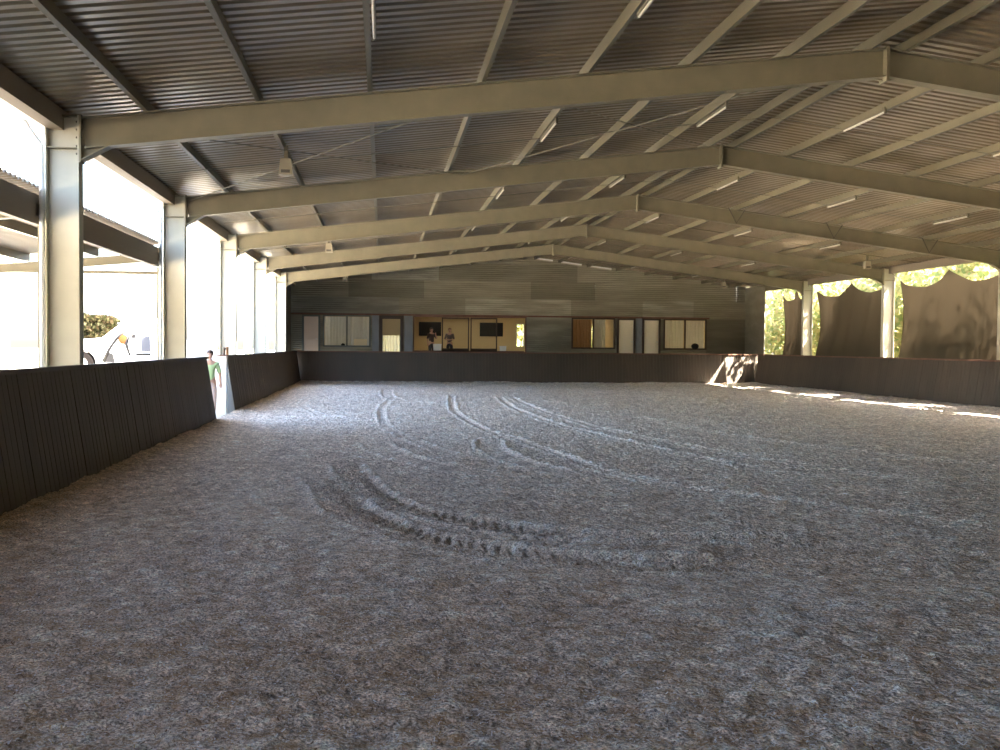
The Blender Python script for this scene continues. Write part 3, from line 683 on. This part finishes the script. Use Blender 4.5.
# ------------------------------------------------------------------ white utility vehicle
def ute():
    CX, CY, CZ = -7.13, 30.3, .72
    t = thing('utility_vehicle', 'white utility vehicle parked side on outside the left opening', 'vehicle', (CX, CY, CZ))
    def prof(pts, half, name, m_, bevel=0): 
        return part(name, MB().extrude_y([(CX+x, CZ+z) for x, z in pts], CY-half, CY+half), m_, t)
    # outline with wheel arches cut (front to the left)
    def arch(cx, r, n=10): return [(cx+r*math.cos(a), .36+r*math.sin(a)) for a in [PI*k/n for k in range(n+1)]]
    low = [(2.5,.42),(2.5,.98)]
    body = [(-2.42,.45)]+[(-2.40,.85),(-2.2,1.02),(-.75,1.12),(-.6,1.14),(.95,1.14),(.98,1.08),(2.45,1.08),(2.5,1.0),(2.5,.45)]
    body += [(p) for p in arch(1.55,.44)] + [(1.0,.34),(-.9,.34)]
    body += [(p) for p in arch(-1.42,.44)]+[(-1.95,.36)]
    prof(body, .86, 'body', CAR)
    prof([(-.85,1.10),(-.20,1.62),(-.02,1.68),(.75,1.68),(.92,1.62),(.98,1.12)], .85, 'cab', CAR)
    # side windows and frames
    yq = CY-.875
    part('door_edge', MB().tube([(CX+a, yq, CZ+b) for a, b in ((-.78,.45),(-.62,.80),(-.42,1.10),(-.22,1.30),(-.08,1.20),(-.16,.95),(-.05,.62))], [.05,.045,.04,.045,.04,.045,.03], 8), BLACK, t, smooth=True)
    part('door_opening', MB().extrude_y([(CX+a, CZ+b) for a, b in ((-.80,.42),(-.66,.72),(-.52,.66),(-.46,.42))], yq-.01, yq+.02), BLACK, t)
    part('side_window', MB().extrude_y([(CX+a, CZ+b) for a, b in ((.27,.74),(.25,1.16),(.50,1.18),(.52,.74))], yq-.01, yq+.02), mat('pale_glass', (.055,.06,.075), .3, spec=.1), t)
    part('window_sill', MB().box(CX+.12, CX+.52, yq-.03, yq+.02, CZ+.62, CZ+.69), BLACK, t)
    part('windscreen', MB().sweep([(-.66,-.005),(.66,-.005),(.66,.005),(-.66,.005)], (CX-.80, CY, CZ+1.15), (CX-.22, CY, CZ+1.61)), BLACK, t)
    part('seat', MB().ball((CX-.24, CY-.885, CZ+1.08), (.13,.03,.14)), mat('dark_tan_seat', (.09,.028,.008), .8, spec=.1), t)
    part('wing_mirror', MB().box(CX+.02, CX+.12, CY-.98, CY-.80, CZ+1.12, CZ+1.24), BLACK, t)
    part('door_handle', MB().box(CX+.75, CX+.92, CY-.885, CY-.86, CZ+1.0, CZ+1.04), BLACK, t)
    part('tail_light', MB().box(CX+2.40, CX+2.51, CY-.88, CY-.85, CZ+.80, CZ+.92), TAN, t)
    part('side_skirt', MB().box(CX+1.02, CX+2.12, CY-.90, CY-.872, CZ+.46, CZ+1.02), CAR, t)
    part('bumper', MB().box(CX-2.5, CX-2.3, CY-.84, CY+.84, CZ+.38, CZ+.62), BLACK, t)
    for x in (-1.42, 1.55):
        for sy in (-1, 1):
            wh = MB().tube([(CX+x, CY+sy*.66, CZ+.36), (CX+x, CY+sy*.87, CZ+.36)], .36, 24)
            w_ = part('wheel', wh, TYRE, t); part('hub_cap', MB().tube([(CX+x, CY+sy*.865, CZ+.36), (CX+x, CY+sy*.885, CZ+.36)], .2, 16), PALEMETAL, w_)
    return t
ute()

# ------------------------------------------------------------------ trees
def crown(c, r, n, leaf, rr):
    mb = MB(); blobs = [(c[0]+rr.gauss(0,.45)*r[0], c[1]+rr.gauss(0,.45)*r[1], c[2]+rr.gauss(0,.45)*r[2], rr.uniform(.22,.42)) for _ in range(26)]
    for _ in range(n):
        b = rr.choice(blobs); d = Vector((rr.gauss(0,1), rr.gauss(0,1), rr.gauss(0,1))).normalized()*(rr.random()**.4)
        p = Vector((b[0]+d.x*r[0]*b[3]*1.3, b[1]+d.y*r[1]*b[3]*1.3, b[2]+d.z*r[2]*b[3]*1.3))
        a = Vector((rr.gauss(0,1), rr.gauss(0,1), rr.gauss(0,1)-.6)).normalized(); q = a.cross(Vector((rr.random(), rr.random(), rr.random()))).normalized()
        s = leaf*rr.uniform(.6, 1.4); w = s*.45; mb.m = rr.choice([0,0,1,2])
        mb.add([p, p+a*s*.5+q*w, p+a*s, p+a*s*.5-q*w], [(0,1,2,3)])
    return mb
def tree(name, x, y, z, h, r, n, label, seed, leaf=.28, group=None, crown_lo=.15):
    rr = random.Random(seed); t = thing(name, label, 'tree', (x, y, z), group)
    pts = [(x, y, z-.1)]; px, py = x, y
    for k in range(1, 6): px += rr.uniform(-.25,.25); py += rr.uniform(-.25,.25); pts.append((px, py, z+h*.85*k/5))
    part('trunk', MB().tube(pts, [.20,.17,.14,.11,.08,.04], 8), BARK, t, smooth=True)
    br = MB()
    for k in range(7):
        b = pts[rr.choice([1,2,3,4])]; an = rr.uniform(0, 2*PI); l = r*rr.uniform(.4,.8)
        br.tube([b, (b[0]+math.cos(an)*l*.5, b[1]+math.sin(an)*l*.5, b[2]+l*.35), (b[0]+math.cos(an)*l, b[1]+math.sin(an)*l, b[2]+l*.8)], [.06,.04,.02], 6)
    part('branches', br, BARK, t, smooth=True)
    part('foliage', crown((x, y, z+h*(crown_lo+1)/2), (r, r, h*(1-crown_lo)/2), n, leaf, rr), LEAF, t)
    return t
pos = [(22.5,6),(21.8,12.5),(22.6,18.5),(21.6,24.5),(22.8,30),(21.9,35.5),(22.6,41),(22.0,46.5),(23.5,52.5),(26.5,27.5),(27,38.5),(26.8,48.5),(26.5,16),(31,44),(32,57),(27.5,60)]
tw = ['beside the viewer on the right','second in the row outside the right shade cloths','third in the row outside the right shade cloths','fourth in the row outside the right shade cloths','seen past the right edge of the widest cloth','seen above the widest shade cloth','seen through the gap beside the far right column','seen through the gap by the right wall panel','beyond the right corner of the gable','in the back row behind the widest cloth','in the back row behind the middle cloth','in the back row behind the narrow cloth','in the back row near the viewer','third row behind the narrow cloth','far back beyond the gable corner','back row beyond the gable corner']
for k, (x, y) in enumerate(pos):
    rr = random.Random(90+k)
    tree('leafy_tree', x, y, 0, rr.uniform(7.5, 9.5), rr.uniform(2.6, 3.2), 11000, 'sunlit olive green tree '+tw[k], 100+k, .21, 'trees on the right side', .04)
# left side, far beyond the glare
for k, (x, y, w) in enumerate(((-8.7,60,'leftmost'), (-8.25,62,'second'), (-7.5,58,'third'), (-6.75,59,'fourth'), (-6.35,61,'rightmost'))):
    rr = random.Random(40+k); t = thing('pale_tree_trunk', 'slim pale tree trunk far beyond the left columns, %s of the five' % w, 'tree', (x, y, 0), 'pale trunks')
    mb = MB().tube([(x+rr.uniform(-.08,.08)*q, y, -.1+q*1.8) for q in range(6)], [.13,.12,.11,.10,.09,.07], 8)
    part('trunk', mb, mat('pale_bark_%s' % 'abcde'[k], (.42,.50,.44), .8), t, smooth=True)
    part('branch', MB().tube([(x, y, 6.5), (x+.5, y, 8), (x+.8, y, 9.2)], [.06,.04,.02], 6).tube([(x, y, 7), (x-.5, y+.2, 8.5)], [.05,.02], 6), BARK, t)
HL = [translucent('hedge_leaf_%s' % n, c, tt, .3) for n, c, tt in (('dark', (.022,.022,.011), (.03,.03,.012)), ('brown', (.035,.027,.016), (.03,.02,.01)), ('light', (.06,.055,.03), (.05,.045,.02)))]
hx = thing('hedge', 'dark olive hedge beyond the white vehicle', 'hedge', (-13.8, 48, .8))
rr = random.Random(3); mb = MB()
for _ in range(6000):
    p = Vector((rr.uniform(-15.3,-12.45), rr.uniform(47.3, 48.7), .5+rr.random()**.7*(2.55)))
    p.z = min(p.z, 2.95-(p.x+15)*.07); a = Vector((rr.gauss(0,1), rr.gauss(0,1), rr.gauss(0,1))).normalized(); q = a.cross(Vector((rr.random(), 1, rr.random()))).normalized(); s = rr.uniform(.12,.28); mb.m = rr.choice([0,0,1,2])
    mb.add([p, p+a*s*.5+q*s*.4, p+a*s, p+a*s*.5-q*s*.4], [(0,1,2,3)])
part('foliage', mb, HL, hx)
for x in (-15,-14.2,-13.5,-12.8): part('stem', MB().tube([(x, 48, .6), (x+.1, 48, 2.4)], [.06,.03], 6), BARK, hx)
tree('shade_tree', -11.95, 33, .8, 16, 2.6, 3000, 'tall tree with thick brown trunk at the left photo edge, beyond the lean-to', 77, .3, None, .72)
for k, (x, y) in enumerate(((14,58),(9,60),(6.5,57),(11,63),(-2,58),(17,60))):
    tree('garden_tree', x, y, 0, 7, 3, 3000, 'sunny tree behind the rooms, seen through the %s' % ['right room window','slit window by the twin doors','bright slit of the servery room','glass door left of the servery','leftmost window','right corner of the rooms'][k], 200+k, .3, 'trees behind the rooms', .05)

# ------------------------------------------------------------------ people
def skinned(name, chains, m_, parent, sub=2):
    """chains: list of [(pos, radius), ...]; first point of a later chain may repeat an existing joint"""
    vs = []; es = []; rs = []; idx = {}
    for ch in chains:
        prev = None
        for p, r in ch:
            k = tuple(round(c, 4) for c in p)
            if k not in idx: idx[k] = len(vs); vs.append(p); rs.append(r)
            if prev is not None and prev != idx[k]: es.append((prev, idx[k]))
            prev = idx[k]
    me = bpy.data.meshes.new(name); me.from_pydata(vs, es, []); ob = bpy.data.objects.new(name, me); COL.objects.link(ob)
    ob.modifiers.new('s', 'SKIN'); ob.modifiers.new('d', 'SUBSURF').levels = sub
    sl = me.skin_vertices[0].data
    for i, r in enumerate(rs): sl[i].radius = (r, r) if not isinstance(r, tuple) else r; sl[i].use_root = (i == 0)
    dg = bpy.context.evaluated_depsgraph_get(); dg.update(); ev = ob.evaluated_get(dg); m2 = bpy.data.meshes.new_from_object(ev)
    bpy.data.objects.remove(ob); m2.name = name; m2.materials.clear(); m2.materials.append(m_)
    m2.polygons.foreach_set('use_smooth', [True]*len(m2.polygons))
    o2 = bpy.data.objects.new(name, m2); COL.objects.link(o2); o2.parent = parent; ROOTS[o2.name] = (0,0,0); return o2
def person(loc, H_, rot, label, shirt, legs, hair, arm='down', long_hair=True):
    t = thing('person', label, 'person', (0,0,0)); s = H_/1.75; V = lambda x, y, z: (x*s, y*s, z*s)
    chains = [[(V(0,0,.95),.13*s),(V(0,0,1.10),.12*s),(V(0,0,1.27),.135*s),(V(0,0,1.42),.10*s),(V(0,0,1.50),.05*s),(V(0,-.01,1.56),.05*s)]]
    hands = []
    for sx in (-1, 1):
        chains.append([(V(0,0,.95),.13*s),(V(sx*.095,0,.90),.09*s),(V(sx*.105,-.01,.50),.06*s),(V(sx*.11,.01,.10),.04*s),(V(sx*.12,-.12,.03),.035*s)])
        if arm == 'up' and sx > 0: el, wr = V(sx*.26,-.12,1.16), V(sx*.10,-.26,1.38)
        elif arm == 'fold': el, wr = V(sx*.25,-.05,1.13), V(sx*.06,-.24,1.12)
        else: el, wr = V(sx*.25,.02,1.14), V(sx*.27,-.06,.90)
        chains.append([(V(0,0,1.42),.10*s),(V(sx*.17,0,1.40),.06*s),(el,.042*s),(wr,.028*s)])
        d = (Vector(wr)-Vector(el)).normalized(); pm = Vector(wr)+d*.06*s; chains[-1].append((tuple(pm), .032*s))
        side = d.cross(Vector((0,1,0))).normalized() if abs(d.y) < .9 else Vector((1,0,0))
        for k, ln in enumerate((.06,.07,.065,.05)):
            b = pm+side*(k-1.5)*.019*s; chains.append([(tuple(pm), .032*s), (tuple(b+d*.025*s), .010*s), (tuple(b+d*(.025+ln*.5)*s-Vector((0,.006,0))), .009*s), (tuple(b+d*(.02+ln)*s-Vector((0,.02,0))*s), .007*s)])
        chains.append([(tuple(pm), .032*s), (tuple(pm-side*.035*s*sx+d*.01*s), .011*s), (tuple(pm-side*.05*s*sx+d*.04*s), .009*s)])
    chains.append([(V(0,-.01,1.56),.05*s),(V(0,-.015,1.62),(.082*s,.10*s)),(V(0,-.01,1.69),(.078*s,.095*s))])
    body = skinned('body', chains, SKIN, t)
    sh = [[(V(0,0,.93),.15*s),(V(0,0,1.10),.14*s),(V(0,0,1.27),.155*s),(V(0,0,1.43),.105*s)]]
    for sx in (-1, 1):
        if arm == 'up' and sx > 0: el = V(sx*.26,-.12,1.16)
        elif arm == 'fold': el = V(sx*.25,-.05,1.13)
        else: el = V(sx*.25,.02,1.14)
        sh.append([(V(0,0,1.43),.105*s),(V(sx*.17,0,1.40),.075*s),(el,.058*s)])
    skinned('shirt', sh, cloth('shirt_cloth', shirt), t)
    tz = [[(V(0,0,.99),.14*s),(V(0,0,.92),.145*s)]]
    for sx in (-1, 1): tz.append([(V(0,0,.92),.145*s),(V(sx*.095,0,.86),.105*s),(V(sx*.105,-.01,.50),.075*s),(V(sx*.11,.01,.14),.055*s)])
    skinned('trousers', tz, cloth('trouser_cloth', legs), t)
    ROOTS[t.name] = (0,0,0)
    hr = MB().ball(V(0,.025,1.675), (.092*s,.105*s,.095*s), 14, 8)
    if long_hair: hr.ball(V(0,.075,1.56), (.07*s,.045*s,.14*s), 12, 8)
    part('hair', hr, hair, t, smooth=True)
    for sx in (-1,1): part('eye', MB().ball(V(sx*.032,-.105,1.645), .011*s, 8, 6), BLACK, t, smooth=True)
    pass
    part('nose', MB().ball(V(0,-.115,1.62), (.012*s,.018*s,.022*s), 8, 6), SKIN, t, smooth=True)
    part('mouth', MB().ball(V(0,-.102,1.58), (.026*s,.01*s,.007*s), 8, 6), mat('lips', (.35,.12,.10), .5), t, smooth=True)
    for sx in (-1,1): part('ear', MB().ball(V(sx*.088,0,1.635), (.010*s,.02*s,.03*s), 8, 6), SKIN, t, smooth=True)
    for sx in (-1,1): part('shoe', MB().ball(V(sx*.115,-.07,.035), (.045*s,.12*s,.045*s)), BLACK, t, smooth=True)
    t.location = loc; t.rotation_euler = (0,0,rot); return t
person((2.42, 48.95, FLZ), 1.63, .5, 'person in dark clothes with raised hand, left of two in the servery window', (.07,.045,.04), (.03,.03,.035), HAIRM, 'up')
person((3.32, 48.95, FLZ), 1.63, -.3, 'person in patterned grey top, right of two in the servery window', (.16,.12,.11), (.03,.03,.05), BLONDE, 'fold')
person((-4.02, 23.9, -.02), 1.56, .2, 'person in pale green shirt standing at the gap in left kickboard', (.42,.58,.30), (.55,.42,.38), HAIRM, 'down', False)

# ------------------------------------------------------------------ light
w = bpy.data.worlds.new('sky'); SC.world = w; w.use_nodes = True; nt = w.node_tree
sk = nt.nodes.new('ShaderNodeTexSky'); sk.sky_type = 'NISHITA'; sk.sun_disc = False; sk.sun_elevation = math.radians(50); sk.sun_rotation = math.radians(115)
sk.air_density = 1.0; sk.dust_density = 4.5
nt.links.new(sk.outputs[0], nt.nodes['Background'].inputs[0]); nt.nodes['Background'].inputs[1].default_value = .8
sd = bpy.data.lights.new('sun', 'SUN'); sd.energy = 36; sd.angle = math.radians(.6); sd.color = (1,.93,.80)
so = bpy.data.objects.new('sun', sd); COL.objects.link(so)
el, az = math.radians(50), math.radians(-24)
dv = Vector((math.cos(el)*math.cos(az), math.cos(el)*math.sin(az), math.sin(el)))
so.rotation_euler = dv.to_track_quat('Z', 'Y').to_euler(); so.location = (30,-10,30)
